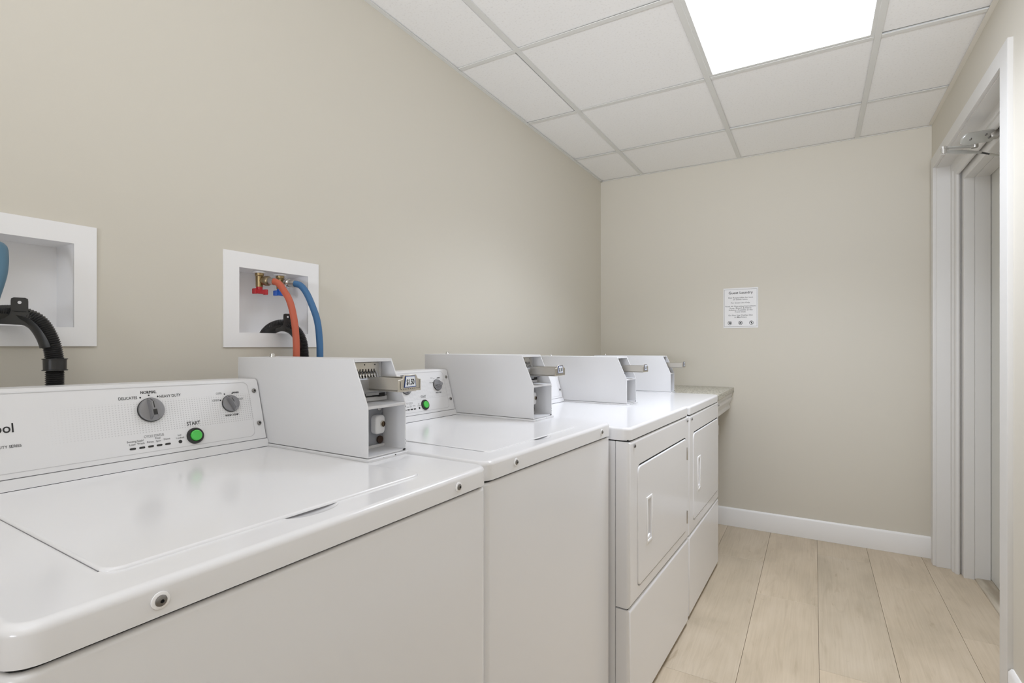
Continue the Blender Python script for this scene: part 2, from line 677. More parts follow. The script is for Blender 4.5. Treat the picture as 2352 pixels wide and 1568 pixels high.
# ------------------------------------------------------------------ ceiling lights
for (y0, y1, lab) in ((cy[3], cy[2], 'lit ceiling light panel in the grid above the floor and the doorway'),):
    x0, x1 = cx[2], cx[3]
    t = thing('ceiling_light', lab, 'light', ((x0 + x1) / 2, (y0 + y1) / 2, ZC + 0.004))
    hx, hy = (x1 - x0) / 2 - TW + .001, (y1 - y0) / 2 - TW + .001
    fw = 0.016
    bm = bmesh.new()
    for (a, b, c, d) in ((-hx, -hx + fw, -hy, hy), (hx - fw, hx, -hy, hy), (-hx + fw, hx - fw, -hy, -hy + fw), (-hx + fw, hx - fw, hy - fw, hy)):
        rbox(bm, a, b, c, d, -0.001, 0.012, 0.001, 1)
    rbox(bm, -hx, hx, -hy, hy, 0.07, 0.075)
    for (a, b, c, d) in ((-hx, -hx + .002, -hy, hy), (hx - .002, hx, -hy, hy), (-hx, hx, -hy, -hy + .002), (-hx, hx, hy - .002, hy)):
        rbox(bm, a, b, c, d, 0.012, 0.07)
    obj('light_frame', bm, tee_m, t, smooth=False)
    bm = bmesh.new()
    rbox(bm, -hx + fw, hx - fw, -hy + fw, hy - fw, 0.004, 0.007)
    obj('diffuser', bm, diff_m, t, smooth=False)
    al = bpy.data.lights.new('lamp', 'AREA')
    al.shape = 'RECTANGLE'
    al.size, al.size_y = 2 * (hx - fw), 2 * (hy - fw)
    al.energy = LAMP_W
    al.spread = R(LAMP_SPREAD)
    al.color = PANEL_COL[:3]
    ao = bpy.data.objects.new('lamp', al)
    COL.objects.link(ao)
    ao.parent = t
    ao.location = (0, 0, 0.0035)

# ------------------------------------------------------------------ baseboards


def baseboard(name, x0, x1, y0, y1, face, label):
    bm = bmesh.new()
    th, hh = 0.014, 0.121
    prof = [(0, 0.0005), (th, 0.0005), (th, hh - .012), (th * .55, hh - .003), (th * .35, hh), (0, hh)]
    if face == '-y':
        prism(bm, [(y1 - p, q) for p, q in prof], 0, x0, x1)
    elif face == '-x':
        prism(bm, [(x1 - p, q) for p, q in prof], 1, y0, y1)
    else:
        prism(bm, [(x0 + p, q) for p, q in prof], 1, y0, y1)
    return struct(name, bm, base_m, label)


baseboard('baseboard_back', XL, 0.574, 0, YB, '-y', 'white baseboard along the end wall')
baseboard('baseboard_right', 0, XR, YF, 2.333, '-x', 'white baseboard running up to the door casing')
baseboard('baseboard_left', XL, 0, YF, YB - .02, '+x', 'white baseboard behind the machines')

# ------------------------------------------------------------------ doorway: casing, jamb, leaf
bm = bmesh.new()
cw = 0.062
for (y0, y1) in ((2.337, 2.421), (3.600, 3.652)):
    prism(bm, [(y0, 0), (y1, 0), (y1, 1), (y0, 1)], 2, 0, 1) if False else None
    rbox(bm, 0.560, XR + .002, y0, y1, 0.0005, 2.238, 0.002, 2)
rbox(bm, 0.5602, XR + .002, 2.4215, 3.5995, 2.176, 2.238, 0.002, 2)
struct('trim_1', bm, trim_m, 'white casing round the doorway', wn=True)
bm = bmesh.new()
# one moulded profile (x, thickness) run up the far jamb, along the head and down the near jamb, mitred
prof = [(.5742, .0135), (.633, .0135), (.6345, .0155), (.6345, .050), (.640, .054), (.642, .072), (.647, .079), (.653, .081), (.659, .079), (.663, .073),
        (.6645, .060), (.669, .058), (.669, .113), (.6715, .1155), (.7105, .1155), (.7120, .1140), (.7120, .1120), (.7135, .1120), (.7135, .1140), (.7150, .1155),
        (.7735, .1155), (.775, .1140), (.775, .0005), (.5742, .0005)]
JY0, JY1, JZ = 2.4065, 3.604, 2.184
cols = []
for x, d in prof:
    cols.append([bm.verts.new(p) for p in ((x, JY1 - d, .0005), (x, JY1 - d, JZ - d), (x, JY0 + d, JZ - d), (x, JY0 + d, .0005))])
n = len(cols)
for k in range(n):
    A, B = cols[k], cols[(k + 1) % n]
    for q in range(3):
        bm.faces.new((A[q], A[q + 1], B[q + 1], B[q]))
bm.faces.new([c[0] for c in cols])
bm.faces.new([c[3] for c in cols])
bmesh.ops.recalc_face_normals(bm, faces=bm.faces)
struct('trim_2', bm, trim_m, 'white stepped door jamb and head', sharp=42)
bm = bmesh.new()
rbox(bm, 0.7765, 0.820, 2.40, 3.60, 0.014, 2.20, 0.002, 1)
door = struct('door_1', bm, door_m, 'pale grey door closed at the back of the deep white jamb')
bm = bmesh.new()
rbox(bm, 0.83, 0.95, 2.2, 3.75, 0, 2.3)
struct('wall_outer', bm, wall_m, 'wall closing off the doorway')
bm = bmesh.new()
prism(bm, [(0.712, 0.0003), (0.714, 0.006), (0.722, 0.010), (0.828, 0.012), (0.828, 0.0003)], 1, 2.41, 3.60)
struct('trim_3', bm, thresh_m, 'worn wooden door threshold')

# door closer arm
t = thing('door_closer', 'silver door closer arm fixed to the underside of the white door head', 'door closer', (0.66, 3.15, 2.15))
Mx = T(-0.66, -3.15, -2.15)
ex = Vector((.86, .50, .17)).normalized()
nn = Vector((.10, -.72, -.62))
nn = (nn - ex * nn.dot(ex)).normalized()
Mpl = axes((.5925, 2.864, 2.079), ex, nn.cross(ex))
bm = bmesh.new()
pl = [(.070, -.026), (.074, -.018), (.070, .018), (.062, .026), (-.045, .026)] + [(-.045 + .026 * math.cos(R(a)) * .9, .026 * math.sin(R(a))) for a in range(105, 256, 15)] + [(-.045, -.026)]
prism(bm, pl, 2, -.005, .005, M=Mpl, r=.0015)
obj('mounting_plate', bm, alum, t, M=Mx)
bm = bmesh.new()
rbox(bm, .640, .668, 2.880, 2.925, 2.078, 2.108, .003, 2)
obj('bracket_foot', bm, steel, t, M=Mx)
for (x, y) in ((-.032, 0), (.030, .009), (.050, -.006)):
    bm = bmesh.new()
    lathe(bm, [(0, .0025), (0.004, .0025), (0.0058, 0), (0, 0)], 12, Mpl @ T(x, y, .005))
    obj('screw', bm, screw_m, t, M=Mx)
EL = Vector((.480, 2.848, 2.040))          # elbow
PO = Vector((.590, 2.893, 0))              # pivot under the bracket
FE = Vector((.619, 2.937, 2.035))          # end of the forearm tube
bm = bmesh.new()
lathe(bm, [(0, 2.046), (0.012, 2.046), (0.013, 2.049), (0.013, 2.073), (0, 2.073)], 24, T(PO.x, PO.y, 0))
obj('pivot_post', bm, steel, t, M=Mx)
bm = bmesh.new()
lathe(bm, [(0, -.016), (0.006, -.016), (0.006, -.013), (0.0115, -.013), (0.012, .005), (0.0105, .006), (0.0105, .008), (0.0122, .008), (0.0122, .015), (0.010, .0175), (0, .0175)], 24, T(*EL))
obj('elbow_joint', bm, chrome, t, M=Mx)


def bar(name, a, b, poly, axis, h0, h1, m):
    d = (b - a).normalized()
    bm = bmesh.new()
    prism(bm, [(u * (b - a).length, v) for u, v in poly], axis, h0, h1, M=axes(a, d, Vector((0, 0, 1)).cross(d)), r=.0015)
    obj(name, bm, m, t, M=Mx)


bar('forearm', EL + Vector((.006, .006, -.004)), FE, [(0, -.0065), (.4, -.0085), (1, -.0035), (1, .0035), (.45, .0080), (0, .0065)], 1, -.006, .006, alum)
bar('upper_arm', EL + Vector((.004, .004, .012)), Vector((PO.x, PO.y, 2.052)), [(0, -.008), (1, -.011), (1.06, 0), (1, .011), (0, .008)], 2, -.003, .003, alum)
bm = bmesh.new()
RE = Vector((.664, 2.990, 2.035))
tube(bm, [FE - Vector((.004, .004, 0)), RE], 0.0040, 10)
obj('threaded_rod', bm, black, t, M=Mx)
bm = bmesh.new()
tube(bm, [RE - Vector((.012, .014, 0)), RE, RE + Vector((.012, .014, 0))], 0.006, 12)
tube(bm, [RE, Vector((.775, 3.12, 2.035))], 0.005, 10)
obj('rod_end', bm, chrome, t, M=Mx)

# ------------------------------------------------------------------ notice on the end wall
t = thing('wall_notice', 'white printed guest laundry notice taped to the beige end wall', 'sign', (-0.422, YB, 1.455))
SW, SH = 0.212, 0.266
bm = bmesh.new()
rbox(bm, -SW / 2, SW / 2, -.0022, -.0004, -SH / 2, SH / 2)
obj('sheet', bm, paper, t, smooth=False)
bm = bmesh.new()
Ms = axes((0, -.0026, 0), (1, 0, 0), (0, 0, 1))
for (a, b, c, d) in ((-.1, .1, .1225, .1237), (-.1, .1, -.1237, -.1225), (-.1, -.0988, -.1237, .1237), (.0988, .1, -.1237, .1237)):
    quad(bm, Ms, a, b, c, d, 1)
H = SH
lines = [("Guest Laundry", 0.148, 0.0165, 0.0935, .012), ("Not Responsible for Lost", 0.150, 0.009, 0.0645, .002), ("or stolen items.", 0.090, 0.009, 0.0525, .002),
         ("For Guest Use Only.", 0.117, 0.009, 0.0305, .002), ("Read All Operating Instructions", 0.186, 0.009, 0.0075, .002),
         ("Soap, Bleach & Fabric", 0.134, 0.009, -0.0050, .002), ("Softener Available at the", 0.146, 0.009, -0.0175, .002), ("Front Desk.", 0.068, 0.009, -0.0300, .002),
         ("Do Not Use Clothes Dye", 0.147, 0.009, -0.0525, .002), ("in Machines", 0.073, 0.009, -0.0650, .002)]
for s, wd, hh, y, bo in lines:
    text_bm(bm, s, Ms @ T(0, y, 0), width=wd, height=hh, bold=bo, mi=0)
for k, xx in enumerate((-.066, 0, .066)):
    M_ = Ms @ T(xx, -.0995, 0)
    disc(bm, M_, .0130, 24, 0, r_in=.0106)
    quad(bm, M_ @ Matrix.Rotation(R(-45), 4, 'Z') @ T(0, 0, .0002), -.0115, .0115, -.0012, .0012)
    if k == 0:
        for sx in (-1, 1):
            quad(bm, M_, min(sx * .002, sx * .0062), max(sx * .002, sx * .0062), -.006, .006)
        quad(bm, M_, -.003, .003, -.002, .003)
    elif k == 1:
        quad(bm, M_, -.007, .003, -.005, .001)
        quad(bm, M_ @ Matrix.Rotation(R(30), 4, 'Z'), -.002, .008, -.001, .004)
    else:
        quad(bm, M_, -.0035, .0035, .000, .007)
        quad(bm, M_ @ Matrix.Rotation(R(60), 4, 'Z'), -.007, .005, -.004, -.001)
obj('print', bm, [ink, grey_ink], t, smooth=False)['kind'] = 'stuff'

# ------------------------------------------------------------------ machines
# local frame of a machine: x along its front (left to right), y into its depth, z up


def screw(parent, loc, ey=(0, -1, 0), r=.0075, washer=True):
    """dome screw facing ey"""
    ez = Vector(ey).normalized()
    up = Vector((0, 0, 1))
    ex = up.cross(ez)
    M = axes(loc, ex, ez.cross(ex))
    bm = bmesh.new()
    if washer:
        lathe(bm, [(r * 1.55, 0), (r * 1.5, .0012), (r * 1.1, .0018), (0, .0018)], 20, M, 0)
    lathe(bm, [(r, .0015), (r * .95, .0028), (r * .7, .0040), (r * .34, .0046)], 20, M, 1)
    lathe(bm, [(r * .34, .0046), (r * .3, .0030), (0, .0030)], 8, M, 2)
    o = obj('screw', bm, [pvc, screw_m, dark], parent)
    return o


def console(par, aw, bF, z0, dots, features, tilt=0.0):
    """control console: local origin put on the deck so its print can use object coordinates"""
    sl = 0.28

    def P(a, z, off=0.0):       # point on the face at height z above the deck
        zf = z - tilt * (aw - a) / aw * max(0, z - .02) / .14
        return Vector((a, bF + sl * (zf - .019) - off, z))
    bm = bmesh.new()
    poly = [(bF, .020), (bF + sl * .128, .148), (bF + sl * .128 + .003, .1545), (bF + sl * .128 + .010, .1585),
            (bF + .105, .1585), (bF + .115, .150), (bF + .115, .020)]
    prism(bm, poly, 0, 0.002, aw - .001)
    for v in bm.verts:
        v.co.z += tilt * (aw - v.co.x) / aw * max(0, (v.co.z - .02)) / .14
    for f in bm.faces:
        f.normal_update()
        if f.normal.y < -.9:
            f.material_index = 1
    c = obj('console', bm, [cons_m, dots_m if dots else cons_m], par, sharp=25)
    c.location = (0, 0, par['deck'])
    bm = bmesh.new()
    prism(bm, [(bF - .008, .0014), (bF - .0015, .0185), (bF + .11, .0185), (bF + .11, .0014)], 0, 0.0, aw + .001)
    prism(bm, [(bF + .0012, .018), (bF + .0012, .0205), (bF + .10, .0205), (bF + .10, .018)], 0, 0.003, aw - .003, 1)
    rbox(bm, .003, aw - .003, bF - .0065, bF + .10, .0001, .002, 0, mi=2)
    obj('console_base', bm, [cons_m, seam_shade_m, dark], c)
    # raised border line
    n = Vector((0, -1, sl)).normalized()
    eu = Vector((0, sl, 1)).normalized()
    k_ = aw / .603

    def FM(a, z, lift=.0004):
        return axes(P(a, z) + n * lift, (1, 0, 0), eu)
    bm = bmesh.new()
    x0, x1, za, zb, rr_ = .022, aw - .026, .0275, .152, .012
    pts = []
    for (cxx, czz, a0) in ((x1 - rr_, za + rr_, -90), (x1 - rr_, zb - rr_, 0), (x0 + rr_, zb - rr_, 90), (x0 + rr_, za + rr_, 180)):
        for q in range(5):
            an = R(a0 + q * 22.5)
            pts.append((cxx + rr_ * math.cos(an), czz + rr_ * math.sin(an)))
    for (inset, wd) in ((0, .0011),):
        vo, vi = [], []
        cxm, czm = (x0 + x1) / 2, (za + zb) / 2
        for (a, z) in pts:
            zz = z + tilt * (aw - a) / aw * max(0, z - .02) / .14
            vo.append(bm.verts.new(P(a, zz) + n * .0004))
            a2 = a + (wd if a < cxm else -wd)
            z2 = zz + (wd if z < czm else -wd)
            vi.append(bm.verts.new(P(a2, z2) + n * .0004))
        for q in range(len(pts)):
            q2 = (q + 1) % len(pts)
            bm.faces.new((vo[q], vo[q2], vi[q2], vi[q]))
    obj('border_line', bm, pale_ink, c, smooth=False)
    for z in (.131, .0555):
        screw(c, P(aw - .0135, z) + n * .0003, tuple(n), .0052, False)
    if features:
        bm = bmesh.new()

        def tx(s, a0, a1, z, h, bold=.01, mi=0):
            for dx in ((-.00028, 0, .00028) if bold == 0 and not mi else (0,)):     # heavier strokes
                text_bm(bm, s, FM((a0 + a1) / 2 * k_ + dx, z), width=(a1 - a0) * k_, height=h, bold=bold, mi=mi)

        def txc(s, a, z, h, mi=1):
            text_bm(bm, s, FM(a * k_, z), height=h, bold=.004, mi=mi)
        tx('DELICATES', .312, .344, .1325, .0058)
        tx('NORMAL', .351, .3795, .1415, .0062, .0)
        tx('HEAVY DUTY', .3845, .4255, .1315, .0060)
        tx('START', .4295, .457, .0695, .0082, .012)
        tx('CYCLE STATUS', .3475, .3835, .0560, .0050, .0, 1)
        tx('COLD', .4895, .5045, .1145, .0040, .005)
        tx('COOL', .4995, .513, .1290, .0044, .0, 1)
        tx('WARM', .5375, .552, .1285, .0040, .0)
        tx('HOT', .5515, .5605, .1130, .0040, .005)
        tx('WASH TEMP', .513, .544, .0790, .0044, .0)
        tx('Whirlpool', .076, .1585, .0940, .0162, .012)
        text_bm(bm, 'HEAVY DUTY SERIES', FM(.166 * k_, .0690), width=.0520 * k_, height=.0048, bold=.006, align='RIGHT')
        for s, a, z in (('Sensing', .3255, .0505), ('Load', .326, .0450), ('Soak/', .3405, .0505), ('Wash', .3410, .0450), ('Rinse', .3575, .0455),
                        ('Final', .3715, .0510), ('Spin', .372, .0455), ('Done', .388, .0470), ('Lid', .4125, .0510), ('Locked', .413, .0455)):
            txc(s, a, z, .0040)
        for a, z in ((.3495, .1345), (.3652, .1380), (.3812, .1345)):
            disc(bm, FM(a * k_, z), .0017, 12)
        for a, z in ((.5075, .1155), (.5185, .1285), (.5365, .1290), (.5485, .1155)):
            disc(bm, FM(a * k_, z), .0016, 12)
        obj('lettering', bm, [ink, grey_ink, pale_ink], c, smooth=False)['kind'] = 'stuff'
        for a in (.326, .342, .3575, .373, .3885):
            bm = bmesh.new()
            rbox(bm, -.0052, .0052, -.0019, .0019, 0, .0008, .0018, 3, M=FM(a * k_, .0385, .0001), axis=2)
            obj('status_light', bm, black, c)
        bm = bmesh.new()
        disc(bm, FM(.4125 * k_, .0395), .0037, 16)
        obj('lid_lock_light', bm, black, c, smooth=False)

        def knob(a, z, r, rot, window):
            M = FM(a * k_, z, .0008)
            bm = bmesh.new()
            lathe(bm, [(r * 1.03, 0), (r * 1.03, .0022), (r * .985, .0024)], 40, M, 1)
            lathe(bm, [(r * .985, .0022), (r * .985, .0045), (r * .93, .0065), (r * .5, .0075), (0, .0078)], 40, M, 0)
            # grip ridge across the dial
            Mr = M @ Matrix.Rotation(R(rot), 4, 'Z')
            g = bmesh.new()
            wv = r * .30
            for (x, y, zz) in ((-wv, -r * .93, .006), (wv, -r * .93, .006), (wv, r * .93, .006), (-wv, r * .93, .006),
                               (-wv * .72, -r * .62, .017), (wv * .72, -r * .62, .017), (wv * .72, r * .62, .017), (-wv * .72, r * .62, .017)):
                g.verts.new((x, y, zz))
            g.verts.ensure_lookup_table()
            for q in ((4, 5, 6, 7), (0, 1, 5, 4), (1, 2, 6, 5), (2, 3, 7, 6), (3, 0, 4, 7)):
                g.faces.new([g.verts[i] for i in q])
            bmesh.ops.bevel(g, geom=g.edges[:], offset=r * .06, segments=2, affect='EDGES')
            merge(bm, g, Mr)
            quad(bm, Mr @ T(0, 0, .0173), -r * .035, r * .035, r * .05, r * .60, 1)
            s_ = axes((0, r * .93, .0068), (1, 0, 0), (0, -r * .31, .0110))
            quad(bm, Mr @ s_, -r * .035, r * .035, 0.0, r * .44, 1)
            if window:
                quad(bm, Mr @ T(0, 0, .0173), -r * .15, r * .15, -r * .55, -r * .08, 1)
            obj('knob', bm, [grey_knob, black], c, sharp=28)
        knob(.3655, .1090, .0238, 4, True)
        knob(.529, .1065, .0190, 24 if k_ > .97 else 100, False)
        M = FM(.443 * k_, .047, .0002)
        bm = bmesh.new()
        lathe(bm, [(.0172, 0), (.0168, .0035), (.0155, .0052), (.0125, .0052), (.0118, .003)], 36, M)
        obj('button_ring', bm, black, c)
        bm = bmesh.new()
        lathe(bm, [(.0118, .002), (.0112, .0075), (.0095, .0092), (.004, .0088), (0, .0086)], 32, M)
        obj('start_button', bm, green, c)
    return c


def coin_box(par, a0, a1, b0, price):
    """sheet metal meter case with a coin slide; local z from the deck"""
    D = par['deck']
    th = .003
    bm = bmesh.new()
    side = [(b0, .0075), (b0, .1125), (b0 + .044, .2105), (b0 + .463, .2105), (b0 + .463, .0075)]
    for x in (a0, a1 - th):
        prism(bm, side, 0, x, x + th, r=.0008, seg=1)
    # top with a folded lip, back, floor, shelf with a folded lip
    prism(bm, [(b0 + .0425, .2040), (b0 + .0435, .2100), (b0 + .0455, .2105), (b0 + .463, .2105), (b0 + .463, .2075), (b0 + .0475, .2075), (b0 + .0465, .2035)], 0, a0 + th, a1 - th)
    rbox(bm, a0 + th, a1 - th, b0 + .460, b0 + .463, .0075, .2080)
    rbox(bm, a0 + th, a1 - th, b0 + .0005, b0 + .46, .0072, .0102)
    prism(bm, [(b0 + .0015, .1075), (b0 + .0005, .1125), (b0 + .002, .1135), (b0 + .075, .1165), (b0 + .075, .1145), (b0 + .004, .1112), (b0 + .0032, .1070)], 0, a0 + th, a1 - th)
    c = obj('coin_box', bm, box_m, par, sharp=30)
    c.location = (0, 0, D)
    bm = bmesh.new()
    soft_slab(bm, a0 - .003, a1 + .003, b0 - .007, b0 + .468, .0002, .0062, .004, .0015, 0, 2, 1)
    obj('box_base', bm, box_m, c)
    am = (a0 + a1) / 2
    # upper plate with finger slots
    pb = b0 + .072
    bm = bmesh.new()
    rbox(bm, a0 + th + .001, a1 - th - .001, pb, pb + .002, .1160, .2060, 0, mi=0)
    rbox(bm, am - .042 * (a1 - a0) / .112, am + .042 * (a1 - a0) / .112, pb - .0016, pb, .1560, .2020, .0007, 1, mi=1)
    for k in range(3):
        disc(bm, axes((am + (-.030 + .030 * k) * (a1 - a0) / .112, pb - .0019, .1965), (1, 0, 0), (0, 0, 1)), .0016, 10, 2)
    obj('slot_plate', bm, [box_m, warm_steel, dark], c, smooth=False)
    bm = bmesh.new()
    for k in range(8):
        x = am - .0295 + k * .0082
        quad(bm, axes((x, pb - .0020, .178), (1, 0, 0), (0, 0, 1)), -.0013, .0013, -.009, .009)
        M_ = axes((x + .0005, pb - .0045, .172), (1, 0, .0), (0, -.25, -1))
        quad(bm, M_, -.0014, .0014, -.001, .016)
    obj('coin_slots', bm, dark, c, smooth=False)['kind'] = 'stuff'
    bm = bmesh.new()
    for k in range(9):
        x = am - .0335 + k * .0082
        prism(bm, [(pb - .002, .183), (pb - .006, .178), (pb - .010, .1675), (pb - .0085, .167), (pb - .004, .178), (pb - .0015, .182)], 0, x - .0016, x + .0016)
    obj('coin_fingers', bm, chrome, c, sharp=20)['kind'] = 'stuff'
    # slide casing, slide bar and the price plate at its end
    bm = bmesh.new()
    q = (a1 - a0) / .112
    rbox(bm, am - .047 * q, am + .043 * q, b0 + .036, pb, .137, .1685, .002, 1)
    rbox(bm, am - .040 * q, am + .040 * q, b0 + .046, pb, .130, .1372, 0, mi=0)
    rbox(bm, am - .036 * q, am - .020 * q, b0 + .045, pb - .002, .1262, .1345, 0, mi=1)
    rbox(bm, am + .020 * q, am + .036 * q, b0 + .045, pb - .002, .1262, .1345, 0, mi=1)
    rbox(bm, am - .050 * q, am + .050 * q, b0 + .052, pb, .1165, .1262, .001, 1, mi=2)
    obj('slide_casing', bm, [casing_m, dark, box_m], c, sharp=30)
    sb = b0 - .064          # outer face of the price plate
    bm = bmesh.new()
    rbox(bm, am - .019, am + .022, sb + .003, b0 + .038, .1435, .1475, .0006, 1)
    rbox(bm, am - .019, am - .0165, sb + .003, b0 + .038, .1430, .1720, .0006, 1)
    rbox(bm, am + .0195, am + .022, sb + .003, b0 + .038, .1430, .1720, .0006, 1)
    rbox(bm, am - .0165, am + .0195, sb + .003, b0 + .038, .1630, .1650, .0004, 1)
    quad(bm, T(0, 0, .1652), am - .0155, am + .0185, sb + .006, b0 + .036, 1)
    obj('coin_slide', bm, [warm_steel, dark], c, sharp=30)
    bm = bmesh.new()
    poly = [(am - .034, .1445), (am + .033, .1445), (am + .033, .1690), (am + .0235, .1700), (am + .0185, .1785), (am - .0165, .1785), (am - .0215, .1700), (am - .034, .1690)]
    prism(bm, poly, 1, sb, sb + .0035, r=.0007, seg=1)
    Mp = axes((am, sb - .0006, .1612), (1, 0, 0), (0, 0, 1))
    for k in range(9):
        quad(bm, Mp, -.0272 + k * .0066, -.0272 + k * .0066 + .0026, -.0118, -.0108, 1)
    quad(bm, Mp, -.0286, -.0279, -.0110, .004, 1)
    quad(bm, Mp, .0279, .0286, -.0110, .006, 1)
    obj('price_plate', bm, [warm_steel, dark], c, sharp=30)
    if price:
        bm = bmesh.new()

        def trap(l, s_, mi, top, bot, h0, h1):
            g = bmesh.new()
            f = g.faces.new([g.verts.new(p) for p in ((-bot, h0, 0), (bot, h0, 0), (top, h1, 0), (-top, h1, 0))])
            f.material_index = mi
            merge(bm, g, Mp @ T(-.0005, 0, l))
        trap(.0004, 1, 0, .0140, .0178, -.0082, .0150)
        trap(.0007, 1, 1, .0126, .0160, -.0068, .0138)
        text_bm(bm, price, Mp @ T(-.0005, -.0026, .0010), width=.0230, height=.0115, bold=.025, mi=2)
        obj('price_label', bm, [blue_ink, label_w, ink], c, smooth=False)
    # lower compartment: grey plate, lock housing, brown cap
    lb = b0 + .068
    bm = bmesh.new()
    rbox(bm, a0 + th + .0005, a1 - th - .0005, lb, lb + .002, .0150, .1140)
    rbox(bm, a0 + th + .0005, a1 - th - .0005, lb - .006, lb, .0102, .0165, .001, 1, mi=1)
    obj('lock_plate', bm, [grey_plate, box_m], c, smooth=False)
    ax = a1 - .0225
    bm = bmesh.new()
    soft_slab(bm, -.017, .0125, -.021, .021, 0, .015, .009, .004, M=axes((ax, lb, .062), (1, 0, 0), (0, 0, 1)))
    obj('lock_housing', bm, pvc, c)
    bm = bmesh.new()
    Mk = axes((ax + .0035, lb - .015, .063), (1, 0, 0), (0, 0, 1))
    lathe(bm, [(.0072, 0), (.0072, .002), (.0060, .0025)], 24, Mk, 0)
    lathe(bm, [(.0060, .0025), (.0055, .001), (0, .001)], 20, Mk, 1)
    quad(bm, Mk @ T(0, 0, .0014), -.0012, .0012, -.0045, .0045, 2)
    obj('keyhole', bm, [warm_steel, brown, brass], c)
    bm = bmesh.new()
    lathe(bm, [(.0085, 0), (.0085, .0035), (.006, .0042), (0, .0030)], 24, axes((ax + .008, lb, .026), (1, 0, 0), (0, 0, 1)))
    obj('round_cap', bm, brown, c)
    bm = bmesh.new()
    soft_slab(bm, -.005, .005, -.012, .010, 0, .004, .0045, .001, M=axes((ax + .006, lb, .104), (1, 0, 0), (0, 0, 1)))
    obj('hasp', bm, chrome, c)
    # key lock on the lid of the case
    bm = bmesh.new()
    lathe(bm, [(0.008, 0), (.008, .002), (.0062, .003), (.0062, .0075), (.0045, .009), (0, .009)], 20, T(am, b0 + .405, .2106))
    obj('top_lock', bm, chrome, c)
    # chips in the paint
    bm = bmesh.new()
    rc = random.Random(int(a0 * 1e4) + int(b0 * 1e5))
    for k in range(2):
        x = rc.uniform(a0 + .004, a1 - .002)
        disc(bm, axes((x, b0 - .0072, .0040), (1, 0, 0), (0, 0, 1)), rc.uniform(.0006, .0013), 7, sx=rc.uniform(1, 2))
    for z in (.030, .022, .104):
        disc(bm, axes((a1 - .0015, b0 - .0003, z), (1, 0, 0), (0, 0, 1)), rc.uniform(.0012, .0018), 7, sx=.55)
    disc(bm, axes((a1 - .006, b0 - .0002, .0092), (1, 0, 0), (0, 0, 1)), .0022, 8, sx=2.2)
    obj('paint_chips', bm, dark, c, smooth=False)['kind'] = 'stuff'
    return c


def deck_top(par, W, Dp, lip0, zt, a_off=0.0, scoop=None):
    bm = bmesh.new()
    soft_slab(bm, a_off, W, 0, Dp, lip0, zt, .028, .0095, 0, 6, 4)
    o = obj('top_panel', bm, enam, par, wn=True)
    if scoop:
        g = bmesh.new()
        bmesh.ops.create_uvsphere(g, u_segments=32, v_segments=16, radius=1)
        bmesh.ops.transform(g, matrix=T(*scoop[0]) @ Matrix.Diagonal((*scoop[1], 1)), verts=g.verts)
        k = obj('cutter', g, enam, par)
        md = o.modifiers.new('b', 'BOOLEAN')
        md.object = k
        md.operation = 'DIFFERENCE'
        md.solver = 'EXACT'
        o.modifiers.remove(o.modifiers['weighted_normal'])
        bpy.context.view_layer.update()
        me = bpy.data.meshes.new_from_object(o.evaluated_get(bpy.context.evaluated_depsgraph_get()))
        o.modifiers.clear()
        me.shade_smooth()
        me.set_sharp_from_angle(angle=R(35))
        o.data = me
        bpy.data.objects.remove(k)
        md = o.modifiers.new('weighted_normal', 'WEIGHTED_NORMAL')
        md.keep_sharp = True
    return o


def washer(label, loc, yaw, W, a_off, zt, lip, box, price, second=False):
    t = thing('washing_machine', label, 'washer', (loc[0], loc[1], 0), R(90 - yaw), 'top-loading washers in the row')
    t['deck'] = zt
    Dp = 0.665
    k = box[0] / .603
    # cabinet: sheet metal wrapper with a kick recess
    bm = bmesh.new()
    soft_slab(bm, a_off + .001, W - .001, .0035, Dp, .035, lip - .0055, .022, .006, 0, 6, 3)
    rbox(bm, a_off + .006, W - .006, .010, Dp - .004, lip - .012, lip + .003, .018, 3, mi=1, axis=2)
    rbox(bm, a_off + .012, W - .012, .030, Dp - .01, .012, .037, 0, mi=1)
    obj('cabinet', bm, [enam, dark], t, wn=True)
    for (x, y) in ((.05, .06), (W - .05, .06), (.05, Dp - .06), (W - .05, Dp - .06)):
        bm = bmesh.new()
        lathe(bm, [(.02, 0.0003), (.022, .004), (.020, .010), (.008, .012), (.008, .02), (0, .02)], 16, T(x, y, 0))
        obj('foot', bm, black, t)
    l0, l1 = .093 * k, .584 * k
    y0, y1 = (.062, .545) if not second else (.052, .515)
    sx = (l0 + l1) / 2
    deck_top(t, W, Dp, lip, zt, a_off, ((sx + .006 * k, y0 + .002, zt + .0005), (.046 * k, .025, .0052)))
    # lid, slightly proud of the deck, hinged at the console
    bm = bmesh.new()
    soft_slab(bm, l0, l1, y0, y1, zt - .0005, zt + (.0036 if not second else .0022), .020, .0034 if not second else .002, 0, 6, 4)
    obj('lid', bm, enam, t, wn=True)
    bm = bmesh.new()
    rbox(bm, l0 - .0007, l0 + .006, y0 + .016, y1 - .004, zt - .001, zt + .0005)  # grey strip standing in for the shaded left side of the lid
    obj('lid_side_shade', bm, seam_shade_m, t, smooth=False)
    for a in (.117, .6125):
        screw(t, (a * k if not second else a * .972, -.0003, zt - .020), (0, -1, 0), .0058)
    bF = .565 if not second else .532
    console(t, box[0] - .002, bF, zt, True, True, .009 if not second else .0)
    coin_box(t, box[0], box[1], box[2], price)
    return t


washer('white top-loading washer nearest the camera, with two grey dials and a green start button',
       (-.575, .154), 1.17, .714, 0.0, .9625, .926, (.602, .714, .225), '$1.50')
washer('white top-loading washer second from the camera, its console half hidden behind the first coin box',
       (-.581, .8865), 2.56, .677, -.004, .9610, .921, (.553, .674, .2135), '$1.50', True)


